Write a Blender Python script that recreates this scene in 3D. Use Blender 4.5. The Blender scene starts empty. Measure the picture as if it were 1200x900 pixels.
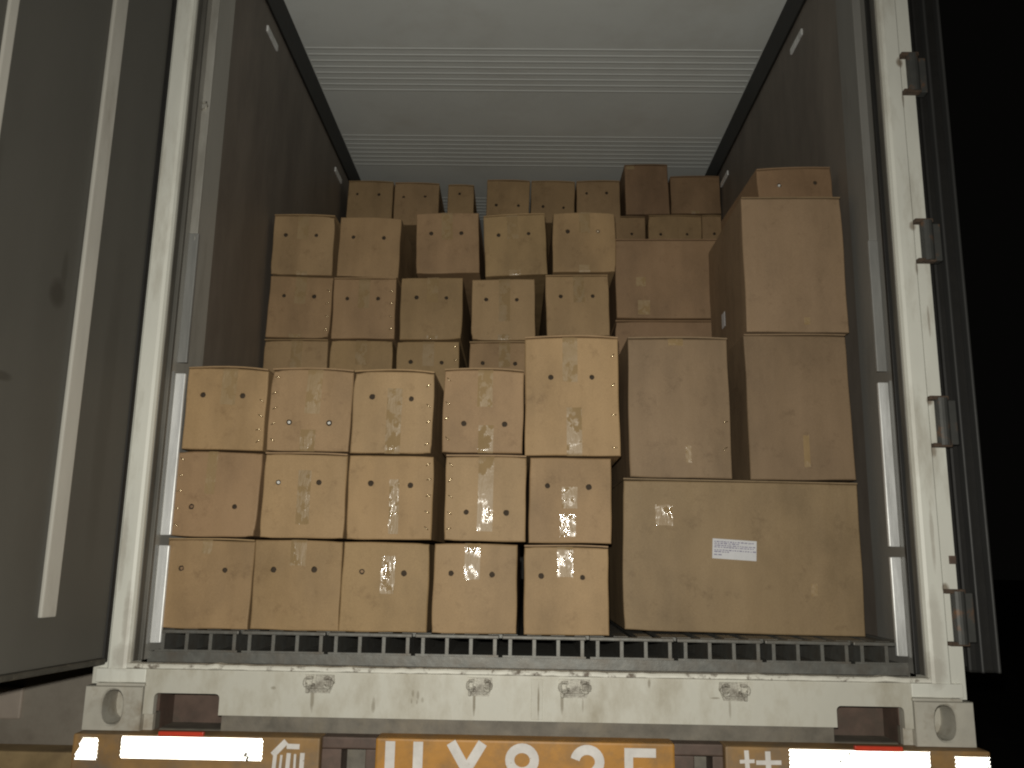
import bpy, bmesh, math, random
from mathutils import Vector, Matrix
random.seed(7)
sc = bpy.context.scene
COL = sc.collection
R = math.radians

# ------------------------------------------------------------------ camera
CAM = Vector((-0.0101, -2.5086, 0.4753))
YAW, PITCH, ROLL, FPX = -0.0168, 0.2024, 0.0165, 1010.5
fw = Vector((math.sin(YAW) * math.cos(PITCH), math.cos(YAW) * math.cos(PITCH), math.sin(PITCH)))
r0 = Vector((math.cos(YAW), -math.sin(YAW), 0)); u0 = r0.cross(fw)
rt = math.cos(ROLL) * r0 + math.sin(ROLL) * u0
up = -math.sin(ROLL) * r0 + math.cos(ROLL) * u0
cd = bpy.data.cameras.new('camera'); cam = bpy.data.objects.new('camera', cd); COL.objects.link(cam)
m = Matrix((rt, up, -fw)).transposed().to_4x4(); m.translation = CAM
cam.matrix_world = m
cd.sensor_width = 36; cd.lens = FPX / 1200 * 36; cd.clip_start = 0.02; cd.clip_end = 500
sc.camera = cam

# ------------------------------------------------------------------ night sky and the phone's flash
w = bpy.data.worlds.new('World'); sc.world = w; w.use_nodes = True
bg = w.node_tree.nodes['Background']; bg.inputs[0].default_value = (0.0016, 0.0015, 0.0013, 1); bg.inputs[1].default_value = 1.0
ld = bpy.data.lights.new('phone_flash', 'SPOT'); ld.energy = 215; ld.color = (1.0, 0.965, 0.865)
ld.shadow_soft_size = 0.012; ld.spot_size = R(150); ld.spot_blend = 1.0
lamp = bpy.data.objects.new('phone_flash', ld); COL.objects.link(lamp)
lamp.location = CAM + rt * (-0.012) + up * 0.06 + fw * 0.004
lamp.rotation_euler = (fw * 1.0 + up * (-0.10) + rt * (-0.03)).to_track_quat('-Z', 'Y').to_euler()

vs = sc.view_settings; vs.view_transform = 'Standard'; vs.look = 'None'; vs.exposure = 0; vs.gamma = 1
try: vs.use_curve_mapping = False
except Exception: pass
cy = sc.cycles
cy.max_bounces = 8; cy.glossy_bounces = 6; cy.diffuse_bounces = 4; cy.caustics_reflective = False; cy.caustics_refractive = False
cy.use_denoising = True
sc.cycles.pixel_filter_type = 'BLACKMAN_HARRIS'; sc.cycles.filter_width = 2.1

# ------------------------------------------------------------------ materials
def new_mat(name):
    mt = bpy.data.materials.new(name); mt.use_nodes = True
    nt = mt.node_tree
    return mt, nt, nt.nodes['Principled BSDF']
def N(nt, t, **kw):
    n = nt.nodes.new(t)
    for k, v in kw.items():
        if k in n.inputs: n.inputs[k].default_value = v
        else: setattr(n, k, v)
    return n
def noise(nt, scale, detail=4, rough=.6, stretch=(1, 1, 1), coord='Object', rnd=0.0):
    tc = N(nt, 'ShaderNodeTexCoord'); mp = N(nt, 'ShaderNodeMapping'); mp.inputs['Scale'].default_value = stretch
    nt.links.new(tc.outputs[coord], mp.inputs[0])
    if rnd:
        oi = N(nt, 'ShaderNodeObjectInfo'); mu = N(nt, 'ShaderNodeMath', operation='MULTIPLY'); mu.inputs[1].default_value = rnd
        nt.links.new(oi.outputs['Random'], mu.inputs[0]); nt.links.new(mu.outputs[0], mp.inputs['Location'])
    n = N(nt, 'ShaderNodeTexNoise'); n.inputs['Scale'].default_value = scale; n.inputs['Detail'].default_value = detail; n.inputs['Roughness'].default_value = rough
    nt.links.new(mp.outputs[0], n.inputs['Vector'])
    return n.outputs['Fac']
def ramp(nt, fac, stops):
    r = N(nt, 'ShaderNodeValToRGB')
    while len(r.color_ramp.elements) < len(stops): r.color_ramp.elements.new(.5)
    for e, (p, c) in zip(r.color_ramp.elements, stops):
        e.position = p; e.color = (*c, 1) if len(c) == 3 else c
    nt.links.new(fac, r.inputs[0]); return r.outputs[0]
def mix(nt, a, b, fac, mode='MIX'):
    mx = N(nt, 'ShaderNodeMix', data_type='RGBA', blend_type=mode)
    for s, v in ((6, a), (7, b)):
        if isinstance(v, tuple): mx.inputs[s].default_value = (*v, 1)
        else: nt.links.new(v, mx.inputs[s])
    if isinstance(fac, float): mx.inputs[0].default_value = fac
    else: nt.links.new(fac, mx.inputs[0])
    return mx.outputs[2]
def bump(nt, b, h, strength=.2, dist=.01):
    bn = N(nt, 'ShaderNodeBump'); bn.inputs['Strength'].default_value = strength; bn.inputs['Distance'].default_value = dist
    nt.links.new(h, bn.inputs['Height']); nt.links.new(bn.outputs[0], b.inputs['Normal'])

def card_mat(name, base, warm=0.0):
    mt, nt, b = new_mat(name)
    k = Vector(base)
    blotch = noise(nt, 5, 5, .6, (1, 1, .6), rnd=40)
    c = ramp(nt, blotch, [(.28, tuple(k * .76)), (.52, tuple(k)), (.75, tuple(k * 1.14))])
    flute = noise(nt, 26, 2, .45, (1.0, 1.0, .06), rnd=30)          # faint, wide flute bands
    c = mix(nt, c, ramp(nt, flute, [(.3, (.955, .95, .94)), (.7, (1.025, 1.025, 1.03))]), 1.0, 'MULTIPLY')
    fib = noise(nt, 260, 3, .7, (1, 1, 1), rnd=30)
    c = mix(nt, c, ramp(nt, fib, [(.3, (.9, .89, .88)), (.7, (1.06, 1.06, 1.06))]), 1.0, 'MULTIPLY')
    oi = N(nt, 'ShaderNodeObjectInfo')
    c = mix(nt, c, ramp(nt, oi.outputs['Random'], [(0, (.84, .82, .82)), (.3, (1.0, 1.01, .93)), (.6, (.97, .93, .95)), (.8, (1.02, 1.03, 1.02)), (1, (1.10, 1.08, 1.02))]), 1.0, 'MULTIPLY')
    scuff = noise(nt, 14, 6, .75, (1, 1, 1), rnd=55)
    c = mix(nt, c, ramp(nt, scuff, [(.56, (1, 1, 1)), (.74, (.74, .72, .70))]), 1.0, 'MULTIPLY')
    nt.links.new(c, b.inputs['Base Color'])
    b.inputs['Roughness'].default_value = .62; b.inputs['Specular IOR Level'].default_value = .3
    big = noise(nt, 7, 3, .5, (1, 1, .5), rnd=20)
    add = N(nt, 'ShaderNodeMath', operation='ADD'); mu = N(nt, 'ShaderNodeMath', operation='MULTIPLY'); mu.inputs[1].default_value = .05
    nt.links.new(flute, mu.inputs[0]); nt.links.new(big, add.inputs[0]); nt.links.new(mu.outputs[0], add.inputs[1])
    bump(nt, b, add.outputs[0], .35, .012)
    return mt
M = {}
M['card'] = card_mat('cardboard', (.362, .246, .134))
M['card_dark'] = card_mat('cardboard_brown', (.275, .178, .104))
M['card_grey'] = card_mat('cardboard_grey', (.288, .204, .124))
def tape_mat():
    mt, nt, b = new_mat('packing_tape')
    n = noise(nt, 9, 4, .6, (1, 1, .5), rnd=40)
    c = ramp(nt, n, [(.3, (.295, .205, .106)), (.7, (.35, .245, .13))])
    nt.links.new(c, b.inputs['Base Color'])
    b.inputs['Roughness'].default_value = .12; b.inputs['Specular IOR Level'].default_value = .6
    rn = noise(nt, 24, 3, .6, (1, 1, .8), rnd=70)
    rm = N(nt, 'ShaderNodeMapRange'); rm.inputs['From Min'].default_value = .43; rm.inputs['From Max'].default_value = .52; rm.inputs['To Min'].default_value = .08; rm.inputs['To Max'].default_value = .5
    nt.links.new(rn, rm.inputs['Value']); nt.links.new(rm.outputs[0], b.inputs['Roughness'])
    wr = noise(nt, 38, 4, .65, (1.6, 1, .45), rnd=60)
    wide = noise(nt, 9, 2, .5, (1, 1, 1), rnd=33)
    mu = N(nt, 'ShaderNodeMath', operation='MULTIPLY'); mu.inputs[1].default_value = 2.0
    nt.links.new(wide, mu.inputs[0]); ad = N(nt, 'ShaderNodeMath', operation='ADD'); nt.links.new(wr, ad.inputs[0]); nt.links.new(mu.outputs[0], ad.inputs[1])
    bump(nt, b, ad.outputs[0], .42, .006)
    return mt
M['tape'] = tape_mat()
def plain(name, col, rough=.5, metal=0.0, var=.15, scale=12, stretch=(1, 1, 1), dirt=None, dirt_scale=4, dirt_lo=.5, dirt_hi=.7, bmp=.15, spec=.5):
    mt, nt, b = new_mat(name); k = Vector(col)
    n = noise(nt, scale, 6, .6, stretch)
    c = ramp(nt, n, [(.3, tuple(k * (1 - var))), (.7, tuple(k * (1 + var)))])
    if dirt:
        d = noise(nt, dirt_scale, 7, .68, stretch)
        f = ramp(nt, d, [(dirt_lo, (0, 0, 0)), (dirt_hi, (1, 1, 1))])
        c = mix(nt, c, dirt, f)
    nt.links.new(c, b.inputs['Base Color'])
    b.inputs['Roughness'].default_value = rough; b.inputs['Metallic'].default_value = metal; b.inputs['Specular IOR Level'].default_value = spec
    if bmp: bump(nt, b, n, bmp, .006)
    return mt
def spots(mt, lst, color, warp=.35, wscale=18):
    # stains with a shape of their own: (x, z, rx, rz, strength) in the object's own frame
    nt = mt.node_tree; b = nt.nodes['Principled BSDF']
    src = b.inputs['Base Color'].links[0].from_socket
    tc = N(nt, 'ShaderNodeTexCoord'); sep = N(nt, 'ShaderNodeSeparateXYZ'); nt.links.new(tc.outputs['Object'], sep.inputs[0])
    wz = noise(nt, wscale, 5, .7)
    def math_(op, a, c):
        n = N(nt, 'ShaderNodeMath', operation=op)
        for i, v in enumerate((a, c)):
            if isinstance(v, (int, float)): n.inputs[i].default_value = v
            elif v is not None: nt.links.new(v, n.inputs[i])
        return n.outputs[0]
    tot = None
    for (x, z, rx, rz, st) in lst:
        a = math_('POWER', math_('ABSOLUTE', math_('DIVIDE', math_('SUBTRACT', sep.outputs['X'], x), rx), None), 2.0)
        c = math_('POWER', math_('ABSOLUTE', math_('DIVIDE', math_('SUBTRACT', sep.outputs['Z'], z), rz), None), 2.0)
        d = math_('ADD', math_('ADD', a, c), math_('MULTIPLY', math_('SUBTRACT', wz, .5), warp * 6))
        f = N(nt, 'ShaderNodeMapRange'); f.inputs['From Min'].default_value = 1.25; f.inputs['From Max'].default_value = .25; f.inputs['To Min'].default_value = 0; f.inputs['To Max'].default_value = st
        nt.links.new(d, f.inputs['Value'])
        tot = f.outputs[0] if tot is None else math_('MAXIMUM', tot, f.outputs[0])
    nt.links.new(mix(nt, src, color, tot), b.inputs['Base Color'])
M['paint'] = plain('white_frame_paint', (.70, .70, .635), .5, 0, .07, 9, (1, 1, .25), (.30, .26, .19), 6, .50, .82)
M['sill_paint'] = plain('worn_sill_paint', (.56, .548, .48), .5, 0, .08, 7, (1.2, 1, .6), (.31, .275, .20), 7, .44, .78)
M['sill_edge'] = plain('chipped_edge_paint', (.70, .685, .61), .5, 0, .1, 30, (1, 1, 1), (.16, .13, .10), 34, .54, .66)
M['casting'] = plain('casting_paint', (.46, .44, .38), .6, 0, .1, 14, (1, 1, 1), (.22, .17, .11), 9, .5, .78, .3)
M['wall'] = plain('scuffed_wall_steel', (.18, .155, .13), .55, .1, .15, 5, (1, 1, .35), (.12, .10, .085), 3, .5, .75, .1)
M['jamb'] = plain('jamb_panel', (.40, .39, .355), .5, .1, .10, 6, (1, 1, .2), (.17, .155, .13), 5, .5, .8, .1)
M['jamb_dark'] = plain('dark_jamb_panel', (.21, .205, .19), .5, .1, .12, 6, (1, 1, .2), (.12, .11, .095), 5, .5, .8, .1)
M['alu_dull'] = plain('dull_aluminium', (.25, .25, .24), .5, .2, .18, 40, (1, 1, .12), (.2, .2, .19), 12, .5, .75, .12)
M['ceiling'] = plain('ceiling_paint', (.79, .82, .80), .5, 0, .03, 3, (1, 1, 1), (.66, .66, .62), 2.2, .5, .9, .02)
M['rubber'] = plain('black_rubber', (.011, .0105, .0095), .6, 0, .2, 20)
M['gasket'] = plain('dusty_gasket', (.095, .09, .078), .6, 0, .25, 14, (1, 1, .2), (.17, .155, .13), 10, .5, .75)
M['seal'] = plain('grey_seal', (.04, .04, .039), .45, 0, .15, 20, (1, 1, .2))
M['alu'] = plain('brushed_aluminium', (.80, .81, .81), .38, .25, .18, 40, (1, 1, .12), (.36, .36, .34), 12, .5, .75, .12)
M['alu_floor'] = plain('floor_aluminium', (.15, .15, .138), .5, .35, .2, 30, (1, 1, 1), (.13, .115, .095), 16, .42, .72, .2)
M['dark_metal'] = plain('dark_channel', (.06, .057, .048), .55, .2, .3, 20, (1, 1, 1), (.2, .18, .14), 12, .55, .75, .2)
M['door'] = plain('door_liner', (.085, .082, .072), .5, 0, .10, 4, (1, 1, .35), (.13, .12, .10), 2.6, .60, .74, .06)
M['door_strip'] = plain('door_strip', (.47, .455, .41), .45, 0, .08, 16, (1, 1, .2), (.3, .28, .24), 8, .58, .8)
M['hinge'] = plain('grey_hinge_paint', (.07, .071, .067), .5, .2, .15, 22, (1, 1, 1), (.16, .085, .045), 22, .55, .7)
M['rust'] = plain('rust', (.075, .05, .034), .85, 0, .4, 60, bmp=.5)
M['keeper'] = plain('worn_shaded_steel', (.52, .50, .43), .5, .1, .2, 60, (1, 1, 1), (.10, .08, .06), 24, .42, .66, .4)  # dark mottling also stands in for shade around the keeper hooks
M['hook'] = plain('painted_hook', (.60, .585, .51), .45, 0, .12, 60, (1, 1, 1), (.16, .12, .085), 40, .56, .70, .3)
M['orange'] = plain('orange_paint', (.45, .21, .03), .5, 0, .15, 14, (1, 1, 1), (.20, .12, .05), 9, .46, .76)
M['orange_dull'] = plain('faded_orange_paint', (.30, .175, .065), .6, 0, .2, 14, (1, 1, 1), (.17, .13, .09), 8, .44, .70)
M['letter'] = plain('white_lettering', (.66, .63, .60), .55, 0, .12, 26, (1, 1, 1), (.30, .24, .18), 40, .62, .72)
M['chassis'] = plain('chassis_paint', (.15, .135, .11), .65, 0, .3, 18, (1, 1, 1), (.22, .19, .14), 8, .5, .75, .4)
M['brown'] = plain('brown_bracket', (.105, .068, .052), .6, 0, .3, 18, (1, 1, 1), (.08, .06, .045), 10, .5, .7)
M['red'] = plain('red_reflector', (.60, .06, .03), .3, 0, .1, 30)
M['paper'] = plain('label_paper', (.62, .62, .64), .5, 0, .05, 30, bmp=.05)
M['ink'] = plain('purple_ink', (.20, .18, .28), .6, 0, .2, 60, bmp=0)
M['chad'] = plain('torn_board', (.55, .43, .29), .6, 0, .2, 80, bmp=.3)
M['tip'] = plain('foil_tip', (.85, .83, .78), .25, .3, .1, 80, bmp=.3)
M['staple'] = plain('staple_wire', (.85, .70, .45), .22, 1.0, .1, 80, bmp=0)
M['ground'] = plain('yard_asphalt', (.055, .052, .046), .85, 0, .3, 3, (1, 1, 1), (.09, .08, .065), 1.2, .5, .7, .5)
M['concrete'] = plain('glare_brown_concrete', (.42, .375, .315), .8, 0, .2, 5, (1, 1, 1), (.15, .125, .10), 2.5, .45, .75, .4)  # hazy glare put into the colour of the added wall
M['ochre'] = plain('ochre_glare', (.46, .33, .17), .7, 0, .2, 8, (1, 1, 1), (.3, .2, .12), 5, .5, .75)  # yellow-orange glow put into the colour of the added kerb
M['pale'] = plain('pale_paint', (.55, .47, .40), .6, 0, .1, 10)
mt, nt, b = new_mat('prism_reflector')
b.inputs['Base Color'].default_value = (.96, .96, .95, 1); b.inputs['Metallic'].default_value = 1; b.inputs['Roughness'].default_value = .09
M['prism'] = mt
M['hole_shade'] = plain('shaded_box_interior', (.05, .035, .022), .9, 0, .3, 30)  # near-black stand-in for the shade inside a box
spots(M['door'], [(.365, 1.135, .032, .040, .85), (.350, 1.19, .012, .07, .5), (.515, .885, .036, .012, .7), (.62, 1.2, .02, .25, .35), (.13, .9, .03, .5, .25)], (.045, .042, .035), .22, 9)
spots(M['paint'], [(1.168, 2.055, .012, .018, .8), (1.170, 1.925, .006, .03, .6), (1.168, 1.50, .012, .016, .7), (1.170, 1.365, .006, .025, .6), (1.176, .955, .012, .014, .8), (1.176, .81, .010, .02, .6), (1.178, .42, .012, .015, .8),
    (1.150, .56, .006, .10, .35), (1.140, .30, .02, .12, .25), (1.195, 1.2, .004, .05, .5), (-1.196, 1.92, .006, .01, .9), (-1.196, 1.36, .007, .008, .9), (-1.19, .95, .006, .008, .9), (-1.16, .5, .01, .12, .3), (-1.13, .3, .012, .1, .35), (1.13, .2, .03, .05, .35), (-1.13, .2, .03, .04, .35)], (.17, .12, .075), .30, 30)
spots(M['sill_paint'], [(-.590, .095, .006, .035, .7), (-.312, .112, .004, .010, .55), (-.298, .108, .004, .012, .6), (-.315, .092, .003, .008, .6), (-.300, .090, .003, .007, .5), (-.285, .095, .004, .008, .45), (-.142, .09, .004, .035, .9), (.10, .095, .005, .03, .8),
    (.157, .09, .003, .02, .5), (.56, .09, .004, .03, .5), (.035, .1, .003, .05, .9), (-.42, .08, .006, .02, .6), (.34, .15, .004, .012, .7), (.52, .115, .014, .003, .7), (-.70, .12, .008, .005, .6)], (.20, .17, .115), .30, 40)

# ------------------------------------------------------------------ mesh helpers
def obj(name, verts, faces, mat, parent=None, smooth=False):
    me = bpy.data.meshes.new(name); me.from_pydata([tuple(v) for v in verts], [], faces); me.update()
    if smooth:
        for p in me.polygons: p.use_smooth = True
    return link(name, me, mat, parent)
def link(name, me, mat, parent=None):
    if mat is not None:
        me.materials.clear(); me.materials.append(M[mat] if isinstance(mat, str) else mat)
    o = bpy.data.objects.new(name, me); COL.objects.link(o)
    if parent: o.parent = parent
    return o
class MB:
    def __init__(s): s.bm = bmesh.new()
    def box(s, x0, x1, y0, y1, z0, z1, bev=0.0, mtx=None):
        g = bmesh.ops.create_cube(s.bm, size=1)['verts']
        for v in g:
            v.co = Vector((x0 + (v.co.x + .5) * (x1 - x0), y0 + (v.co.y + .5) * (y1 - y0), z0 + (v.co.z + .5) * (z1 - z0)))
        if bev:
            es = {e for v in g for e in v.link_edges}
            r = bmesh.ops.bevel(s.bm, geom=list(es), offset=bev, segments=2, affect='EDGES', profile=.6)
            g = list({v for f in r['faces'] for v in f.verts} | {v for v in g if v.is_valid})
        if mtx is not None:
            for v in g: v.co = mtx @ v.co
        return s
    def tube(s, pts, rad, n=8):
        pts = [Vector(p) for p in pts]; rings = []
        for i, p in enumerate(pts):
            d = (pts[min(i + 1, len(pts) - 1)] - pts[max(i - 1, 0)]).normalized()
            a = d.orthogonal().normalized(); c = d.cross(a)
            rings.append([s.bm.verts.new(p + rad * (math.cos(2 * math.pi * k / n) * a + math.sin(2 * math.pi * k / n) * c)) for k in range(n)])
        for i in range(len(rings) - 1):
            for k in range(n): s.bm.faces.new((rings[i][k], rings[i][(k + 1) % n], rings[i + 1][(k + 1) % n], rings[i + 1][k]))
        s.bm.faces.new(rings[0][::-1]); s.bm.faces.new(rings[-1]); return s
    def prism(s, pts, y0, y1):                                   # polygon in x,z pushed along y
        a = [s.bm.verts.new((x, y0, z)) for x, z in pts]; c = [s.bm.verts.new((x, y1, z)) for x, z in pts]
        s.bm.faces.new(a); s.bm.faces.new(c[::-1]); n = len(pts)
        for i in range(n): s.bm.faces.new((a[i], c[i], c[(i + 1) % n], a[(i + 1) % n]))
        return s
    def build(s, name, mat, parent=None, smooth=False):
        bmesh.ops.recalc_face_normals(s.bm, faces=s.bm.faces[:])
        me = bpy.data.meshes.new(name); s.bm.to_mesh(me); s.bm.free()
        if smooth:
            for p in me.polygons: p.use_smooth = True
        return link(name, me, mat, parent)
def empty(name, loc=(0, 0, 0), rot=(0, 0, 0)):
    o = bpy.data.objects.new(name, None); COL.objects.link(o); o.location = loc; o.rotation_euler = rot; o.empty_display_size = .1
    return o
def tag(o, label, cat=None, group=None, kind=None):
    if label: o['label'] = label
    if cat: o['category'] = cat
    if group: o['group'] = group
    if kind: o['kind'] = kind
    return o

# ------------------------------------------------------------------ the yard
GZ = -1.35
g = obj('ground', [(-150, -150, GZ), (150, -150, GZ), (150, 150, GZ), (-150, 150, GZ)], [(0, 1, 2, 3)], 'ground'); tag(g, None, kind='structure')

# ------------------------------------------------------------------ the container
box_root = empty('shipping_container')
tag(box_root, 'open white-framed refrigerated container loaded with cardboard boxes', 'container')
WX, ZC, ZF = 1.112, 2.8885, 0.262
LEN = 11.7
# posts: inner return, main face, recessed outer band
for s in (-1, 1):
    pts = [(1.1135, .022), (1.1135, .010), (1.1185, .0), (1.127, -.004), (1.1675, -.004), (1.168, .016), (1.173, .016), (1.173, .003), (1.2127, .004), (1.2127, .10), (1.12, .10)]
    vs_ = []; zs = (.122, 3.0)
    for z in zs:
        for x, y in pts: vs_.append((s * x, y, z))
    n = len(pts); fs = [tuple(range(n)), tuple(range(2 * n - 1, n - 1, -1))]
    fs += [(i, (i + 1) % n, n + (i + 1) % n, n + i) for i in range(n)]
    if s < 0: fs = [f[::-1] for f in fs]
    me = bpy.data.meshes.new('corner_post'); me.from_pydata(vs_, [], [f[::-1] for f in fs]); me.update()
    link('corner_post', me, 'paint', box_root)
# header (above the frame of the picture)
MB().box(-1.2, 1.2, -.003, .12, 3.0, 3.12, .006).build('header_beam', 'paint', box_root)
# corner castings with an oval aperture on a hollow block
def casting(s):
    bm = bmesh.new(); x0, x1, z0, z1, yf = 1.062, 1.222, 0.0, .117, -.012
    cx, cz, rx, rz = 1.143, .062, .0295, .046
    seg = 24; ring = []; sq = []
    angs = sorted([2 * math.pi * k / 20 for k in range(20)] + [math.atan2(zz - cz, xx - cx) % (2 * math.pi) for xx in (x0, x1) for zz in (z0, z1)])
    for a in angs:
        c, d = math.cos(a), math.sin(a)
        ring.append((cx + rx * (abs(c) ** .8) * (1 if c > 0 else -1), cz + rz * (abs(d) ** .8) * (1 if d > 0 else -1)))
        t = min((((x1 - cx) if c > 0 else (cx - x0)) / max(abs(c), 1e-6)), (((z1 - cz) if d > 0 else (cz - z0)) / max(abs(d), 1e-6)))
        sq.append((cx + t * c, cz + t * d))
    def row(p, y): return [bm.verts.new((s * x, y, z)) for x, z in p]
    inset = [(cx + (x - cx) * .97, cz + (z - cz) * .97) for x, z in sq]
    rows = [row(sq, .16), row(sq, yf + .004), row(inset, yf), row([(cx + (x - cx) * 1.10, cz + (z - cz) * 1.10) for x, z in ring], yf), row(ring, yf + .005), row(ring, yf + .030),
            row([(cx + (x - cx) * 1.25, cz + (z - cz) * 1.08) for x, z in ring], yf + .034), row([(cx + (x - cx) * 1.25, cz + (z - cz) * 1.08) for x, z in ring], yf + .11)]
    for a, c in zip(rows, rows[1:]):
        for k in range(seg): bm.faces.new((a[k], a[(k + 1) % seg], c[(k + 1) % seg], c[k]))
    bm.faces.new(rows[-1])
    bmesh.ops.recalc_face_normals(bm, faces=bm.faces[:])
    me = bpy.data.meshes.new('corner_casting'); bm.to_mesh(me); bm.free()
    o = link('corner_casting', me, 'casting', box_root)
    MB().box(min(s * 1.055, s * 1.19), max(s * 1.055, s * 1.19), -.0185, .0, .1185, .1265, .003).build('weld_plate', 'casting', o)
    return o
casting(-1); casting(1)
# door sill with two pockets cut from its lower edge
SZ0, SZ1 = .045, .164
def sill_face():
    P = [(-1.058, SZ0 + .0)]
    def pocket(xa, xb, zt=.101, r=.012):
        q = [(xa, SZ0)]
        for k in range(6): a = math.pi - k * math.pi / 10; q.append((xa + r + r * math.cos(a), zt - r + r * math.sin(a)))
        for k in range(6): a = math.pi / 2 - k * math.pi / 10; q.append((xb - r + r * math.cos(a), zt - r + r * math.sin(a)))
        q.append((xb, SZ0)); return q
    P += pocket(-1.030, -.848) + pocket(.851, 1.034) + [(1.058, SZ0), (1.058, SZ1), (-1.058, SZ1)]
    return P
def poly_y(name, pts, y0, y1, mat, parent):
    b_ = MB(); b_.prism(pts, y0, y1); return b_.build(name, mat, parent)
sill = poly_y('door_sill', sill_face(), -.006, .012, 'sill_paint', box_root)
bm = bmesh.new(); bm.from_mesh(sill.data); bmesh.ops.triangulate(bm, faces=[f for f in bm.faces if len(f.verts) > 4]); bm.to_mesh(sill.data); bm.free()
# top lip of the sill, slightly dented
nseg = 90; vs_ = []; fs = []
prof = [(-.006, .1645), (-.0115, .1665), (-.012, .173), (-.008, .1775), (.02, .1785), (.045, .172), (.047, .150)]
for i in range(nseg + 1):
    x = -1.112 + 2.224 * i / nseg
    j = random.gauss(0, .0006) if random.random() < .8 else random.gauss(0, .0018)
    for y, z in prof: vs_.append((x, y, z + j * (1 if z > .166 else .3)))
n = len(prof)
for i in range(nseg):
    for k in range(n - 1): fs.append((i * n + k, i * n + k + 1, (i + 1) * n + k + 1, (i + 1) * n + k)[::-1])
obj('sill_lip', vs_, fs, 'sill_edge', sill)
# horizontal wing plates where the sill meets the posts
for s in (-1, 1):
    MB().box(min(s * 1.058, s * 1.2), max(s * 1.058, s * 1.2), -.0075, .03, .127, .1640, .003).build('post_foot', 'paint', box_root)
    MB().box(min(s * 1.061, s * 1.035), max(s * 1.061, s * 1.035), .013, .03, .0, .125).build('gusset', 'casting', box_root)
b_ = MB()
for xa, xb in ((-1.058, -1.031), (-.846, .849), (1.036, 1.058)): b_.box(xa, xb, .020, .05, .0, .0448)
b_.build('lower_cross_member', 'chassis', box_root)
for xa, xb in ((-1.04, -.84), (.84, 1.045)):
    MB().box(xa, xb, .16, .19, -.01, .125).build('pocket_back', 'brown', box_root)
    for q in (xa, xb): MB().box(q - .004, q + .004, .0515, .159, -.01, .125).build('pocket_side', 'brown', box_root)
# narrow repair plate on the sill
MB().box(.015, .0465, -.0085, -.004, .05, .156, .001).build('patch_plate', 'sill_paint', sill)
# locking-bar keepers
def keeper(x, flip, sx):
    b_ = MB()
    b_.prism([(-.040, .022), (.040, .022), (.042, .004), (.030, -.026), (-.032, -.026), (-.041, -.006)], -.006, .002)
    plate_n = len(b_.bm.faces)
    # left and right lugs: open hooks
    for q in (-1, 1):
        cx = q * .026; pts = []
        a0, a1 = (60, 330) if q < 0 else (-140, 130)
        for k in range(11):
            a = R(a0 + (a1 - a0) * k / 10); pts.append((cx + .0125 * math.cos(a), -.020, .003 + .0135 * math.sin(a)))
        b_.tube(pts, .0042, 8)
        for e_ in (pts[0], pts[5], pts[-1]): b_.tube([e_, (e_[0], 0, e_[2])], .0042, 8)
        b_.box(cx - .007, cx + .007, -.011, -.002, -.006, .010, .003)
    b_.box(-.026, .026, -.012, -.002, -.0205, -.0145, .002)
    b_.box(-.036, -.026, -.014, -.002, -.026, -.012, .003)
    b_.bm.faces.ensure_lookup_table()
    for i_, f_ in enumerate(b_.bm.faces): f_.material_index = 0 if i_ < plate_n else 1  # shade painted as a darker plate behind lighter hooks
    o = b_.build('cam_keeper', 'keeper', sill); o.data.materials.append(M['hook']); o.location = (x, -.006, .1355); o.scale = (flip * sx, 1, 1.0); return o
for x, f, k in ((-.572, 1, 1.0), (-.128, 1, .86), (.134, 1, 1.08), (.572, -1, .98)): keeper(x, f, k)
# dark channel behind the sill and the recess before the floor ends
MB().box(-1.11, 1.11, .047, .118, .120, .158).build('drain_channel', 'dark_metal', box_root)
MB().box(-1.08, 1.08, .052, .062, .159, .176, .002).build('channel_lip', 'dark_metal', box_root)
for xa, xb in ((.285, .405), (.215, .235)): MB().box(xa, xb, .0485, .0515, .1595, .1635, .001).build('glint_strip', 'alu', box_root)  # thin bright bars added as painted glints along the channel
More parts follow.
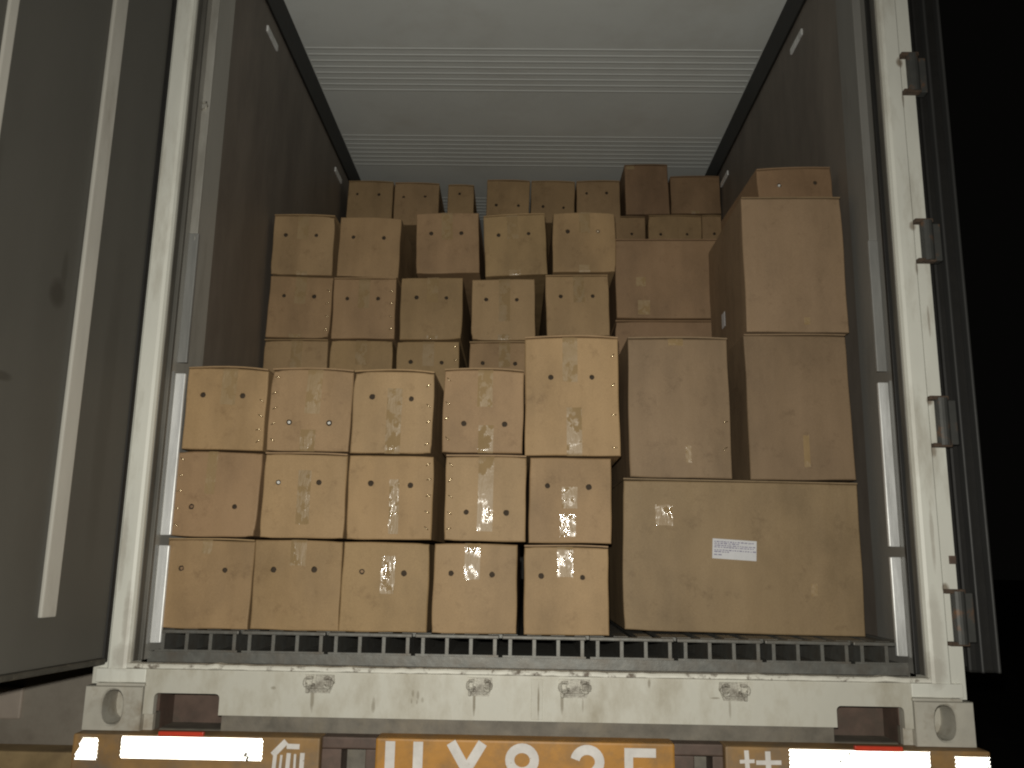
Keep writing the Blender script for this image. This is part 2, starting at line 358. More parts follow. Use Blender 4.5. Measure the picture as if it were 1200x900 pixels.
# side walls with jamb panel, upper rail and metal strips
for s in (-1, 1):
    X = lambda a, b: (min(s * a, s * b), max(s * a, s * b))
    wall = MB().box(*X(WX, 1.205), .33, LEN, .15, ZC + .05).build('side_wall', 'wall', box_root)
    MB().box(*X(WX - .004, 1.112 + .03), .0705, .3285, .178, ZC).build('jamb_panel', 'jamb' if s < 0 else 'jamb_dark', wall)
    MB().box(*X(WX - .001, 1.125), .0235, .0545, .18, ZC, .002).build('door_gasket', 'gasket', wall)
    MB().box(*X(WX - .012, 1.12), .055, .070, .18, ZC, .003).build('door_gasket', 'gasket' if s < 0 else 'rubber', wall)
    MB().box(*X(WX - .010, WX + .02), .36, LEN, 2.735, ZC - .001, .004).build('upper_rail', 'rubber', wall)
    for (y0, y1) in ((.70, .85), (2.02, 2.19), (3.4, 3.55)):
        MB().box(*X(WX - .008, WX + .01), y0, y1, 2.622, 2.650, .004).build('rail_plate', 'alu', wall)
    for (z0, z1) in ((1.07, 1.50), (.535, 1.035), (.222, .505)):
        bs = MB().box(*X(WX - .034, WX - .002), .118, .132, z0, z1, .003).build('metal_strip', 'alu' if z0 < 1 else 'alu_dull', wall)
        if z0 < 1: MB().box(*X(WX - .0105, WX - .003), .092, .097, z0, z1).build('bead', 'alu_dull', wall)
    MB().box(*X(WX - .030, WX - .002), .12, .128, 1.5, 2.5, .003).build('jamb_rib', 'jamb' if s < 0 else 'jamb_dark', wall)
    hk = MB()
    hz, hy = ((1.95, .12) if s < 0 else (1.46, .14))
    hk.tube([(s * (WX - .004), hy, hz + .012), (s * (WX - .020), hy - .006, hz + .012), (s * (WX - .024), hy - .006, hz), (s * (WX - .018), hy - .004, hz - .012), (s * (WX - .003), hy, hz - .012)], .0035, 6)
    hk.build('lashing_ring', 'keeper', wall, True)
    if s < 0:
        hk = MB(); hk.tube([(s * (WX - .003), .13, 1.475), (s * (WX - .022), .12, 1.478), (s * (WX - .024), .12, 1.492), (s * (WX - .003), .13, 1.498)], .003, 6); hk.build('lashing_ring', 'keeper', wall, True)
MB().box(-WX, WX, LEN, LEN + .1, .15, ZC + .05).build('end_wall', 'ceiling', box_root)
# ceiling with groups of pressed ribs
ceil = MB().box(-WX, WX, .04, LEN, ZC, ZC + .08).build('ceiling', 'ceiling', box_root)
hw = 1.098
rib_me = None
for g0 in range(8):
    for k in range(8):
        y = .358 + .872 * g0 + .0535 * k
        if y > 6.2: continue
        if rib_me is None:
            ro = obj('rib', [(-hw, -.0040, 0), (hw, -.0040, 0), (hw, -.001, -.0021), (-hw, -.001, -.0021), (-hw, .004, -.0020), (hw, .004, -.0020), (hw, .016, 0), (-hw, .016, 0)],
                     [(0, 1, 2, 3), (3, 2, 5, 4), (4, 5, 6, 7)], 'ceiling', ceil); rib_me = ro.data
        else:
            ro = bpy.data.objects.new('rib', rib_me); COL.objects.link(ro); ro.parent = ceil
        ro.location = (0, y, ZC - .0005)
# floor of slotted aluminium planks
floor = MB().box(-WX, WX, .12, LEN, .16, .1985).build('floor', 'alu_floor', box_root)
fp = None; pitch = .2565
for i in range(9):
    x = -1.085 + pitch * i
    if fp is None:
        b_ = MB(); YE = 5.0
        for k in range(4):
            cx = .012 + .0705 * k
            b_.box(cx - .005, cx + .005, .1245, YE, .199, .2515)
            b_.prism([(cx - .0225, .2505), (cx + .0225, .2505), (cx + .021, .261), (cx - .021, .261)], .150, YE)
        b_.box(-.012, .2355, .122, .150, .2495, .2600, .003)
        b_.box(-.010, .234, .1235, .1275, .1985, .204)
        o = b_.build('floor_plank', 'alu_floor', floor); fp = o.data
    else:
        o = bpy.data.objects.new('floor_plank', fp); COL.objects.link(o); o.parent = floor
    o.location = (x, random.uniform(-.002, .002), 0)
# hinges on the right-hand post
for z0, z1 in ((1.946, 2.074), (1.385, 1.512), (.823, .962), (.270, .412)):
    b_ = MB(); b_.tube([(1.204, -.010, z0), (1.204, -.010, z1)], .019, 16)
    b_.box(1.206, 1.250, -.004, .030, z0 + .004, z1 - .004, .003)
    h = b_.build('hinge', 'hinge', box_root)
    for z in (z0, z1):
        b_ = MB(); b_.box(1.168, 1.222, -.022, .003, z - .006 if z == z1 else z - .005, z + .006, .002); b_.build('hinge_lug', 'rust', h)
MB().box(1.193, 1.2105, -.006, .0, .487, .510).build('data_plate', 'brown', box_root)
# hinge stubs on the left post: only slim lugs show behind the open door
for z in (2.10, 1.92, 1.36, .94, .80, .42, .28):
    MB().box(-1.2135, -1.196, -.012, .002, z - .006, z + .006, .002).build('hinge_lug', 'rust', box_root)

# left door, swung open towards the viewer
dx, dy = math.cos(R(-99.2)), math.sin(R(-99.2))
door_o = empty('door'); door_o.parent = box_root; door_o.location = (-1.163, -.030, 0); door_o.rotation_euler = (0, 0, R(-99.2))
# local frame: +x runs along the leaf away from the hinge, +y faces the inside of the leaf
door_o['label'] = 'stained grey door leaf swung open'
def wavy(name, x0, x1, z0, z1, nx, nz, amp, mat, parent, th):
    vs_ = []; fs = []
    for k in range(nz + 1):
        for i in range(nx + 1):
            x = x0 + (x1 - x0) * i / nx; z = z0 + (z1 - z0) * k / nz
            vs_.append((x, amp * math.sin(x * 21) * .6 + amp * math.sin(x * 9 + z * 1.3) + amp * .4 * math.sin(z * 3.1 + x * 5), z))
    for k in range(nz):
        for i in range(nx): fs.append((k * (nx + 1) + i, k * (nx + 1) + i + 1, (k + 1) * (nx + 1) + i + 1, (k + 1) * (nx + 1) + i))
    o = obj(name, vs_, [f[::-1] for f in fs], mat, parent, True)
    return o
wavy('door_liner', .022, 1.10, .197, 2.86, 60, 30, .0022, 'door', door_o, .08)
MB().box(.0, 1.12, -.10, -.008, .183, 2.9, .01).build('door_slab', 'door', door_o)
MB().box(.003, .0215, -.03, .008, .183, 2.9, .006).build('hinge_edge', 'rubber', door_o)
MB().box(.24, .295, -.002, .0105, .318, 2.78, .004).build('rub_strip', 'door_strip', door_o)
MB().box(.632, .662, -.002, .0105, .318, 2.78, .004).build('rub_strip', 'door_strip', door_o)
MB().box(.022, 1.10, -.006, .014, .180, .196, .005).build('bottom_seal', 'dark_metal', door_o)
def blot(parent, cx, cz, w_, h_, seed, mat):
    rr = random.Random(seed); n = 18; P = []
    for k in range(n):
        a = 2 * math.pi * k / n; q = 1 + rr.uniform(-.28, .28)
        P.append((cx + w_ * q * math.cos(a), cz + h_ * q * math.sin(a)))
    return P
# right door, folded back along the container's flank: its edge with two rubber lips shows
d2 = empty('door'); d2.parent = box_root; d2.location = (1.222, .04, 0); d2['label'] = 'dark door leaf folded back along the side, seen edge-on'
MB().box(.045, .132, .05, 1.14, .183, 2.9, .008).build('door_slab', 'rubber', d2)
for x in (.072, .118):
    MB().box(x - .005, x + .005, .02, .051, .185, 2.88, .005).build('door_seal', 'seal', d2)
MB().box(.0, .045, .06, .09, .2, 2.88).build('hinge_edge', 'rubber', d2)

# ------------------------------------------------------------------ the trailer under it
tr = empty('semi_trailer', (0, 0, GZ)); tag(tr, 'orange trailer rear beam with white registration lettering and reflective tape', 'trailer')
def T(o): o.parent = tr; o.location = Vector(o.location) - Vector((0, 0, GZ)); return o
YB = -.05
for x0, x1, nm in ((-1.222, -.552, 'rear_beam'), (-.402, .400, 'rear_beam'), (.534, 1.236, 'rear_beam')):
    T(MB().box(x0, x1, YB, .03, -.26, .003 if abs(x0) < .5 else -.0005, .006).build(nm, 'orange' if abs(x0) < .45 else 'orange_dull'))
T(MB().box(-1.25, 1.26, .062, .20, -.26, -.004, .01).build('cross_beam', 'chassis'))
for x0, x1 in ((-.552, -.402), (.400, .534)):
    b_ = MB(); b_.box(x0 + .001, x1 - .001, -.03, .061, -.030, .000, .004); b_.box(x0 + .001, x0 + .055, -.028, .061, -.25, -.031, .003); b_.box(x1 - .03, x1 - .001, -.028, .061, -.25, -.031, .003)
    T(b_.build('lock_bracket', 'brown'))
for x in (-.5, .5): T(MB().box(x - .07, x + .07, .201, 11.5, -.42, -.01, .01).build('chassis_rail', 'chassis'))
# micro-prism reflective tape: an array of little mirror corners sends the flash straight back
def tape_strip(x0, x1, z0, z1, y, skew=0.0, s=.0042):
    e = [Vector((math.sqrt(2 / 3) * math.cos(R(a)), -1 / math.sqrt(3), math.sqrt(2 / 3) * math.sin(R(a)))) for a in (90, 210, 330)]
    vmap = {}; V = []; F = []
    def vid(i, j, k, P):
        if (i, j, k) not in vmap: vmap[(i, j, k)] = len(V); V.append(P)
        return vmap[(i, j, k)]
    n = int(max(x1 - x0, z1 - z0) / s) + 3
    cx, cz = (x0 + x1) / 2, (z0 + z1) / 2
    for i in range(-n, n + 1):
        for j in range(-n, n + 1):
            k = -i - j
            P = (i * e[0] + j * e[1] + k * e[2]) * s
            zz = cz + P.z; xx = cx + P.x
            sh = skew * (zz - z0)
            lo = x0 + sh if skew else x0
            if lo <= xx <= x1 and z0 <= zz <= z1:
                idx = lambda a, b_, c: vid(i + a, j + b_, k + c, (xx + s * (a * e[0].x + b_ * e[1].x + c * e[2].x), y + .0005 + s * (a * e[0].y + b_ * e[1].y + c * e[2].y) + s * 1.16, zz + s * (a * e[0].z + b_ * e[1].z + c * e[2].z)))
                o = idx(0, 0, 0); a1, a2, a3 = idx(1, 0, 0), idx(0, 1, 0), idx(0, 0, 1)
                F.append((o, a1, idx(1, 1, 0), a2)); F.append((o, a2, idx(0, 1, 1), a3)); F.append((o, a3, idx(1, 0, 1), a1))
    return T(obj('reflective_tape', V, F, 'prism'))
tape_strip(-1.089, -.705, -.062, -.002, YB - .008)
tape_strip(.704, 1.074, -.068, -.006, YB - .008)
tape_strip(-1.214, -1.150, -.066, -.010, YB - .008, skew=.35)
tape_strip(1.140, 1.232, -.068, -.016, YB - .008)
for x, z, r_ in ((-.747, -.044, .006), (-.742, -.052, .004), (-.95, -.02, .003), (.835, -.03, .004), (.99, -.05, .003), (.86, -.012, .003)):
    T(MB().prism([(x + r_ * random.uniform(.5, 1.2) * math.cos(k * math.pi / 4), z + r_ * random.uniform(.5, 1.2) * math.sin(k * math.pi / 4)) for k in range(8)], YB - .0125, YB - .0105).build('mud_speck', 'chassis'))
T(MB().box(-.988, -.866, YB - .010, YB + .004, -.001, .0105, .002).build('red_reflector', 'red'))
T(MB().box(.876, 1.002, YB - .010, YB + .004, -.004, .0085, .002).build('red_reflector', 'red'))
# registration lettering, painted on in thin raised strokes
def stroke_mesh(name, strokes, wd, y=YB - .0015):
    b_ = MB()
    for k, st in enumerate(strokes):
        wid = wd
        if isinstance(st, tuple): st, wid = st
        # offset polyline with mitres
        P = [Vector((a, c)) for a, c in st]; L = []; Rr = []
        for i, p in enumerate(P):
            d1 = (P[i] - P[i - 1]).normalized() if i else None; d2_ = (P[i + 1] - P[i]).normalized() if i < len(P) - 1 else None
            if (P[0] - P[-1]).length < 1e-5:                     # closed ring: mitre the joint too
                d1 = d1 or (P[-1] - P[-2]).normalized(); d2_ = d2_ or (P[1] - P[0]).normalized()
            if d1 is None: nn = Vector((-d2_.y, d2_.x)); sc_ = 1
            elif d2_ is None: nn = Vector((-d1.y, d1.x)); sc_ = 1
            else:
                n1 = Vector((-d1.y, d1.x)); n2 = Vector((-d2_.y, d2_.x)); nn = (n1 + n2).normalized(); sc_ = 1 / max(nn.dot(n1), .5)
            L.append(p + nn * wid / 2 * sc_); Rr.append(p - nn * wid / 2 * sc_)
        yy = y - .0004 * (k % 4)
        for i in range(len(P) - 1):
            b_.prism([tuple(L[i]), tuple(L[i + 1]), tuple(Rr[i + 1]), tuple(Rr[i])], yy, YB + .001 + .0002 * (k % 4))
    return T(b_.build(name, 'letter'))
HT = .145; ZT = -.006
def arc(cx, cz, rx, rz, a0, a1, n=14): return [(cx + rx * math.cos(R(a0 + (a1 - a0) * k / n)), cz + rz * math.sin(R(a0 + (a1 - a0) * k / n))) for k in range(n + 1)]
SW = .026
stroke_mesh('letter', [[(-.362, -.004)] + arc(-.3245, ZT - HT + .05, .0375, .037, 180, 360) + [(-.287, -.004)]], SW)
stroke_mesh('letter', [[(-.199, -.004), (-.108, ZT - HT)], [(-.114, -.004), (-.205, ZT - HT)]], SW)
stroke_mesh('letter', [arc(-.008, -.045, .033, .030, 90, 450, 24), arc(-.008, -.112, .036, .032, 90, 450, 24)], .024)
stroke_mesh('letter', [arc(.166, -.046, .033, .030, 170, -30) + [(.128, -.138), (.21, -.138)]], .025)
stroke_mesh('letter', [[(.349, -.021), (.2765, -.021), (.2765, -.078)] + arc(.305, -.105, .036, .034, 125, -150)], .023)
def pc(x, y): return ((x - 615.6) / 436.5, .005 - (y - (862 + (x - 340) * .019)) * .00245)
stroke_mesh('letter', [([pc(335, 868), pc(320, 882)], .016), ([pc(336, 873), pc(351, 873.5)], .013),
    ([pc(323, 882), pc(322, 903)], .010), ([pc(339, 880), pc(338, 903)], .011), ([pc(355, 880), pc(354.5, 903)], .012),
    ([pc(330.5, 882), pc(329.5, 897)], .006), ([pc(346.5, 881), pc(346.5, 896)], .006), ([pc(320, 904), pc(358, 904)], .008),
    ([pc(314, 910), pc(364, 910)], .008), ([pc(324, 915), pc(324, 930)], .009), ([pc(352, 915), pc(352, 930)], .009), ([pc(324, 916), pc(352, 916)], .007), ([pc(324, 922), pc(352, 922)], .007), ([pc(322, 930), pc(354, 930)], .008)], .01)
stroke_mesh('letter', [([pc(873, 878), pc(875, 930), pc(869, 927)], .012), ([pc(865, 889.5), pc(882, 889)], .009), ([pc(865, 912), pc(883, 906)], .009),
    ([pc(897.5, 879), pc(898, 905)], .014), ([pc(884, 890.5), pc(913, 890.5)], .011), ([pc(883, 903), pc(915, 903)], .009), ([pc(898, 906), pc(898, 929)], .012), ([pc(886, 915), pc(912, 915)], .009), ([pc(881, 930), pc(917, 930)], .009)], .01)

# ------------------------------------------------------------------ low wall and kerb added in place of brown lens glare
cw = MB().box(-6.5, -1.72, 1.2, 1.5, GZ, .06, .02).build('glare_wall', 'concrete')
tag(cw, 'added low concrete wall standing in for brown glare beyond the open left door', 'wall')
MB().box(-6.5, -1.73, 1.06, 1.198, GZ, -.285, .01).build('glare_kerb', 'ochre', cw)
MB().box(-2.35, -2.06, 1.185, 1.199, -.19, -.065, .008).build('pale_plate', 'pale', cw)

# ------------------------------------------------------------------ the cartons
ROOT_GROUP = {'A': 'small cartons of the front stack', 'D': 'small cartons of the second stack', 'G': 'cartons at the back under the ceiling', 'L': 'large plain cartons'}
def carton(key, x0, x1, z0, z1, y, depth, label, group, holes=(), tapes=(), staples=(), tilt=0.0, yaw=0.0, mat='card', bow=.004, hr=.0086, flap=True, chads=()):
    W, H = x1 - x0, z1 - z0; r = .0045
    root = empty('cardboard_box', ((x0 + x1) / 2, y, z0), (0, R(tilt), R(yaw)))
    tag(root, label, 'box', group)
    rr = random.Random(key)
    amp = min(.0019, .006 * W); ph = [rr.uniform(0, 6.28) for _ in range(6)]; crush = [max(0, rr.gauss(0, .0024)) for _ in range(4)]
    lean = rr.uniform(-.003, .003); bulge = rr.uniform(.001, .0045)
    zb, zt = .0012, H - (.006 if flap else .0015)
    def front_y(u, v): return -bulge * 16 * u * (1 - u) * v * (1 - v)
    def top_z(u): return bow * 4 * u * (1 - u)
    def pt(u, v, yoff=0.0):            # u,v over the flat front panel (inside the rounded rim)
        x = -W / 2 + r + (W - 2 * r) * u + lean * v
        z = zb + r + (zt - zb - 2 * r) * v + top_z(u) * v
        e = 2 * u - 1; g_ = 2 * v - 1
        x += amp * (.5 * math.sin(v * 5.1 + ph[0]) + .35 * math.sin(v * 11 + ph[1])) * e
        z += amp * (.5 * math.sin(u * 4.3 + ph[2]) + .3 * math.sin(u * 9.7 + ph[3])) * (g_ if v < .5 else g_ * .6)
        for q, (cu, cv) in enumerate(((0, 0), (1, 0), (0, 1), (1, 1))):
            dd = math.exp(-((u - cu) ** 2 + (v - cv) ** 2) / .008) * crush[q]
            x += dd * (1 if cu == 0 else -1); z += dd * (1 if cv == 0 else -1)
        return Vector((x, front_y(u, v) + yoff + amp * .35 * math.sin(u * 7 + v * 4 + ph[4]), z))
    # cut lines of the front grid
    hu = hr / (W - 2 * r) * 1.6; hv = hr / (H - 2 * r) * 1.6
    us = {0, 1, .04, .1, .2, .3, .4, .5, .6, .7, .8, .9, .96}; vs_s = {0, 1, .04, .1, .2, .3, .4, .5, .6, .7, .8, .9, .96}
    for u, v in holes:
        us = {a for a in us if abs(a - u) > hu * 1.3}; vs_s = {a for a in vs_s if abs(a - v) > hv * 1.3}
    for u, v in holes:
        us |= {round(u - hu, 5), round(u + hu, 5)}; vs_s |= {round(v - hv, 5), round(v + hv, 5)}
    us = sorted(us); vs_s = sorted(vs_s)
    bm = bmesh.new(); grid = {}
    for i, u in enumerate(us):
        for j, v in enumerate(vs_s): grid[i, j] = bm.verts.new(pt(u, v))
    for i in range(len(us) - 1):
        for j in range(len(vs_s) - 1):
            cell = [grid[i, j], grid[i + 1, j], grid[i + 1, j + 1], grid[i, j + 1]]
            hit = None
            for u, v in holes:
                if us[i] - 1e-4 <= u <= us[i + 1] + 1e-4 and vs_s[j] - 1e-4 <= v <= vs_s[j + 1] + 1e-4 and abs((us[i] + us[i + 1]) / 2 - u) < hu * .6 and abs((vs_s[j] + vs_s[j + 1]) / 2 - v) < hv * .6: hit = (u, v)
            if not hit: bm.faces.new(cell); continue
            c = pt(*hit); n = 12; rad = hr * rr.uniform(.9, 1.1)
            ring = []; deep = []
            for k in range(n):
                a = 2 * math.pi * (k + .5) / n - math.pi * .75
                q = rad * rr.uniform(.93, 1.07)
                ring.append(bm.verts.new(c + Vector((q * math.cos(a), 0, q * math.sin(a)))))
                deep.append(bm.verts.new(c + Vector((q * math.cos(a), .005, q * math.sin(a)))))
            # stitch the square (4 corners) to the ring (12): each side takes three ring edges
            for sdx in range(4):
                A_, B_ = cell[sdx], cell[(sdx + 1) % 4]
                seg_ = [ring[(sdx * 3 + t) % n] for t in range(4)]
                bm.faces.new([A_, B_, seg_[3], seg_[2], seg_[1], seg_[0]])
            for k in range(n): bm.faces.new((ring[k], ring[(k + 1) % n], deep[(k + 1) % n], deep[k]))
    # rim, sides, back
    nu, nv = len(us), len(vs_s)
    loop = [(i, 0) for i in range(nu)] + [(nu - 1, j) for j in range(1, nv)] + [(i, nv - 1) for i in range(nu - 2, -1, -1)] + [(0, j) for j in range(nv - 2, 0, -1)]
    def out(i, j, d, yy):
        v = grid[i, j].co; x, z = v.x, v.z
        if i == 0: x -= d
        if i == nu - 1: x += d
        if j == 0: z -= d
        if j == nv - 1: z += d
        return bm.verts.new((x, yy, z))
    prev = [grid[q] for q in loop]
    rings = [(r * .65, r * .3), (r, r), (r, depth - r), (r * .6, depth)]
    for d, yy in rings:
        cur = [out(i, j, d, yy) for i, j in loop]
        for k in range(len(loop)): bm.faces.new((prev[k], cur[k], cur[(k + 1) % len(loop)], prev[(k + 1) % len(loop)]))
        prev = cur
    bm.faces.new(prev)
    bmesh.ops.recalc_face_normals(bm, faces=bm.faces[:])
    me = bpy.data.meshes.new('carton'); bm.to_mesh(me); bm.free()
    link('carton', me, mat, root)
    if holes: obj('hole_shade_sheet', [(-W / 2 + .02, .03, .02), (W / 2 - .02, .03, .02), (W / 2 - .02, .03, H - .02), (-W / 2 + .02, .03, H - .02)], [(0, 1, 2, 3)], 'hole_shade', root)  # added dark sheet: its colour gives the shade behind the air holes
    if flap:                            # closing flaps: a thin board with its cut edge over the top
        b_ = bmesh.new(); rows = []
        ns = 10; ov = rr.uniform(-.001, .003); lift = rr.uniform(.0, .0035)
        for k in range(ns + 1):
            u = k / ns; x = -W / 2 + .001 + (W - .002) * u + lean
            z = zt + top_z(u) + .0008 + lift * (u if rr.random() < 2 else 0) * math.sin(u * math.pi)
            rows.append([b_.verts.new((x, -ov, z)), b_.verts.new((x, -ov, z + .0042)), b_.verts.new((x, depth - .004, zt + top_z(u) + .005)), b_.verts.new((x, depth - .004, zt + top_z(u) + .001))])
        for a, c in zip(rows, rows[1:]):
            for k in range(4): b_.faces.new((a[k], a[(k + 1) % 4], c[(k + 1) % 4], c[k]))
        b_.faces.new(rows[0]); b_.faces.new(rows[-1][::-1])
        bmesh.ops.recalc_face_normals(b_, faces=b_.faces[:])
        me = bpy.data.meshes.new('top_flap'); b_.to_mesh(me); b_.free(); link('top_flap', me, mat, root)
    for tp in tapes:
        v0, v1 = tp[0], tp[1]; uc = tp[2] if len(tp) > 2 else .5 + rr.uniform(-.04, .04); tw = tp[3] if len(tp) > 3 else .047
        ang = rr.uniform(-.012, .012); nseg_ = 14; V = []; F = []
        pr = []
        for k in range(nseg_ + 1):
            v = v0 + (v1 - v0) * k / nseg_; pr.append(v)
        for k, v in enumerate(pr):
            for q in range(4):
                du = (q / 3 - .5) * tw / (W - 2 * r)
                jag = rr.uniform(-.004, .004) if k in (0, nseg_) else 0
                p_ = pt(min(max(uc + du + ang * (v - .5), 0), 1), min(max(v + jag, 0), 1), -.0011 - .0004 * math.sin(q * 2.1 + k))
                V.append(p_)
        if v0 <= .001:                  # wraps round the bottom edge
            for q in range(4): p_ = V[q]; V.append(Vector((p_.x, .0025, zb - .0006)))
            b0 = len(V) - 4
            for q in range(3): F.append((b0 + q, b0 + q + 1, q + 1, q))
        if v1 >= .999:
            off = nseg_ * 4
            for q in range(4): p_ = V[off + q]; V.append(Vector((p_.x, .002, p_.z + r + .0006)))
            b0 = len(V) - 4
            for q in range(3): F.append((off + q, off + q + 1, b0 + q + 1, b0 + q))
        for k in range(nseg_):
            for q in range(3): a = k * 4 + q; F.append((a, a + 1, a + 5, a + 4))
        obj('tape', V, F, 'tape', root, True)
    for side, vs2 in staples:
        u = .045 if side == 'l' else .955
        for v in vs2:
            c = pt(u + rr.uniform(-.01, .01), v + rr.uniform(-.01, .01)); a = R(rr.choice((35, -35, 10)) + rr.uniform(-12, 12)); d = Vector((math.cos(a), 0, math.sin(a)))
            b_ = MB(); b_.tube([c - d * .0085 + Vector((0, .002, 0)), c - d * .007 + Vector((0, -.0016, 0)), c + Vector((0, -.0032, 0)), c + d * .007 + Vector((0, -.0016, 0)), c + d * .0085 + Vector((0, .002, 0))], .0015, 6)
            b_.build('staple', 'staple', root, True)
    for idx_, mt_, dy_ in chads:        # punched discs still hanging in their holes
        c = pt(*holes[idx_]); b_ = MB(); a = rr.uniform(0, 6.28)
        P = [(c.x + rr.uniform(.003, .0066) * math.cos(k * math.pi / 4 + a), c.z + rr.uniform(.003, .0062) * math.sin(k * math.pi / 4 + a)) for k in range(8)]
        b_.prism(P, c.y + dy_, c.y + dy_ + .003); b_.build('punched_disc', mt_, root)
    return root, pt

ordn = ['first', 'second', 'third', 'fourth', 'fifth', 'sixth']
ST = (.12, .32, .52, .72, .92)
FRONT = {  # x0, x1, z0, z1, holes, tapes, staples, tilt, chads
 'A0': (-1.089, -.827, .262, .527, [(.17, .68), (.69, .67)], [(.86, 1, .46, .03)], [], .3, [(0, 'card_dark', .004)]),
 'A1': (-.822, -.557, .262, .527, [(.22, .67), (.70, .68)], [(.72, 1)], [], .3, []),
 'A2': (-.556, -.295, .262, .525, [(.22, .67), (.72, .66)], [(.42, .86, .53, .042)], [], .0, [(0, 'card_dark', .004)]),
 'A3': (-.281, -.030, .262, .525, [(.20, .67), (.71, .66)], [(.60, 1, .46)], [], -.2, []),
 'A4': (-.009, .244, .262, .524, [(.19, .67), (.70, .66)], [(.66, 1, .49)], [], -.2, []),
 'B0': (-1.090, -.827, .531, .792, [(.22, .34), (.74, .35)], [(.50, 1, .42, .03)], [('l', ST)], .5, [(0, 'card_dark', .003)]),
 'B1': (-.812, -.557, .531, .792, [(.17, .66), (.68, .67)], [(.15, .82, .50, .04)], [], .4, [(0, 'tip', -.001)]),
 'B2': (-.551, -.290, .531, .788, [(.26, .67), (.74, .65)], [(.05, .72, .55, .03)], [('r', ST)], -.2, []),
 'B3': (-.254, -.006, .531, .794, [(.26, .33), (.77, .33)], [(.10, 1, .50)], [('l', ST)], -.1, []),
 'B4': (.003, .253, .529, .789, [(.21, .67), (.73, .66)], [(.40, .66, .49), (.06, .33, .47)], [], -.3, []),
 'C0': (-1.074, -.821, .796, 1.056, [(.20, .67), (.71, .67)], [(.55, 1)], [('r', (.1, .25, .42, .62))], .9, []),
 'C1': (-.813, -.556, .796, 1.057, [(.25, .34), (.75, .34)], [(.45, 1, .53), (0, .25, .5)], [('l', ST)], .4, [(0, 'tip', -.001), (1, 'tip', .0)]),
 'C2': (-.550, -.298, .792, 1.053, [(.23, .69), (.73, .67)], [(.0, .80, .52)], [('r', (.1, .38, .6, .86))], .2, []),
 'C3': (-.269, -.019, .798, 1.062, [(.26, .34), (.78, .34)], [(.55, 1, .52), (0, .32, .55)], [('l', (.15, .4, .6, .9))], .3, []),
 'C4': (-.011, .282, .793, 1.170, [(.27, .66), (.72, .66)], [(.62, 1, .48), (0, .40, .52)], [('r', (.06, .33, .6, .85))], -.7, []),
}
rows_ = {'A': 'bottom row', 'B': 'middle row', 'C': 'top row'}
for k, (x0, x1, z0, z1, h, tp, stp, tl, ch) in FRONT.items():
    i = int(k[1])
    lab = f'carton with air holes, {ordn[i]} from left in {rows_[k[0]]} of front stack'
    if k == 'C4': lab = 'tall carton with two air holes and shiny tape, topping the front stack'
    if k == 'C1': lab = 'carton with two white-plugged air holes, second in top row of front stack'
    carton(k, x0, x1, z0, z1, {'A': .130, 'B': .132, 'C': .128}[k[0]] + random.uniform(-.004, .004), .79, lab, ROOT_GROUP['A'], h, tp, stp, tl, random.uniform(-.6, .6), bow={'C': .005}.get(k[0], .001), chads=ch, flap=k[0] == 'C' or k in ('A0', 'B1', 'B3', 'A4'))

SECOND = {
 'D0': (-1.093, -.832, 1.637, 1.905, [(.20, .67), (.72, .67)], [(.6, 1), (0, .04)], [], .8, []),
 'D1': (-.812, -.552, 1.630, 1.896, [(.22, .66), (.74, .66)], [], [], 1.2, []),
 'D2': (-.477, -.212, 1.648, 1.917, [(.23, .66), (.73, .66)], [(.55, 1)], [], -1.4, []),
 'D3': (-.187, .074, 1.645, 1.917, [(.23, .68), (.73, .68)], [(.6, 1), (0, .07)], [], -3.4, []),
 'D4': (.095, .359, 1.660, 1.925, [(.23, .68), (.73, .68)], [(.65, 1), (0, .10)], [], -1.0, [(1, 'chad', .001)]),
 'E0': (-1.094, -.830, 1.366, 1.633, [(.23, .68), (.73, .68)], [(.55, 1), (0, .04)], [('r', (.12, .36, .58, .8))], .8, []),
 'E1': (-.819, -.557, 1.363, 1.628, [(.22, .67), (.73, .67)], [(.5, 1)], [('r', (.15, .36, .6, .8))], -.4, []),
 'E2': (-.536, -.278, 1.363, 1.632, [(.25, .68), (.75, .67)], [(.6, 1), (0, .05)], [], -1.0, []),
 'E3': (-.240, .024, 1.364, 1.630, [(.22, .67), (.72, .66)], [(.3, 1), (0, .08)], [], -1.2, []),
 'E4': (.072, .334, 1.388, 1.652, [(.23, .66), (.75, .66)], [(.55, 1)], [], -1.2, []),
 'F0': (-1.095, -.830, 1.098, 1.362, [(.22, .33), (.73, .33)], [(.5, 1)], [], -.2, []),
 'F1': (-.820, -.562, 1.098, 1.359, [(.22, .33), (.73, .33)], [(.6, 1)], [], -.4, []),
 'F2': (-.543, -.284, 1.096, 1.360, [(.22, .67), (.73, .66)], [(.6, 1)], [('r', (.7, .92))], -.6, []),
 'F3': (-.244, .022, 1.096, 1.361, [(.20, .67), (.72, .66)], [(.6, 1, .55)], [], -.6, []),
}
rows2 = {'D': 'top row', 'E': 'middle row', 'F': 'half-hidden lower row'}
for k, (x0, x1, z0, z1, h, tp, stp, tl, ch) in SECOND.items():
    i = int(k[1])
    lab = f'carton with air holes, {ordn[i]} from left in {rows2[k[0]]} of second stack'
    if k[0] == 'F' and i < 2: lab = f'plain-faced carton, {ordn[i]} from left in half-hidden lower row of second stack'
    if k == 'D3': lab = 'noticeably tilted carton with two air holes in top row of second stack'
    carton(k, x0, x1, z0, z1, {'D': .930, 'E': .935, 'F': .940}[k[0]] + random.uniform(-.006, .006), 1.18, lab, ROOT_GROUP['D'], h, tp, stp, tl, random.uniform(-.8, .8), bow=.003 if k[0] == 'D' else .0, chads=ch, flap=k in ('D0', 'D3', 'E1', 'E4', 'F0', 'F3'))

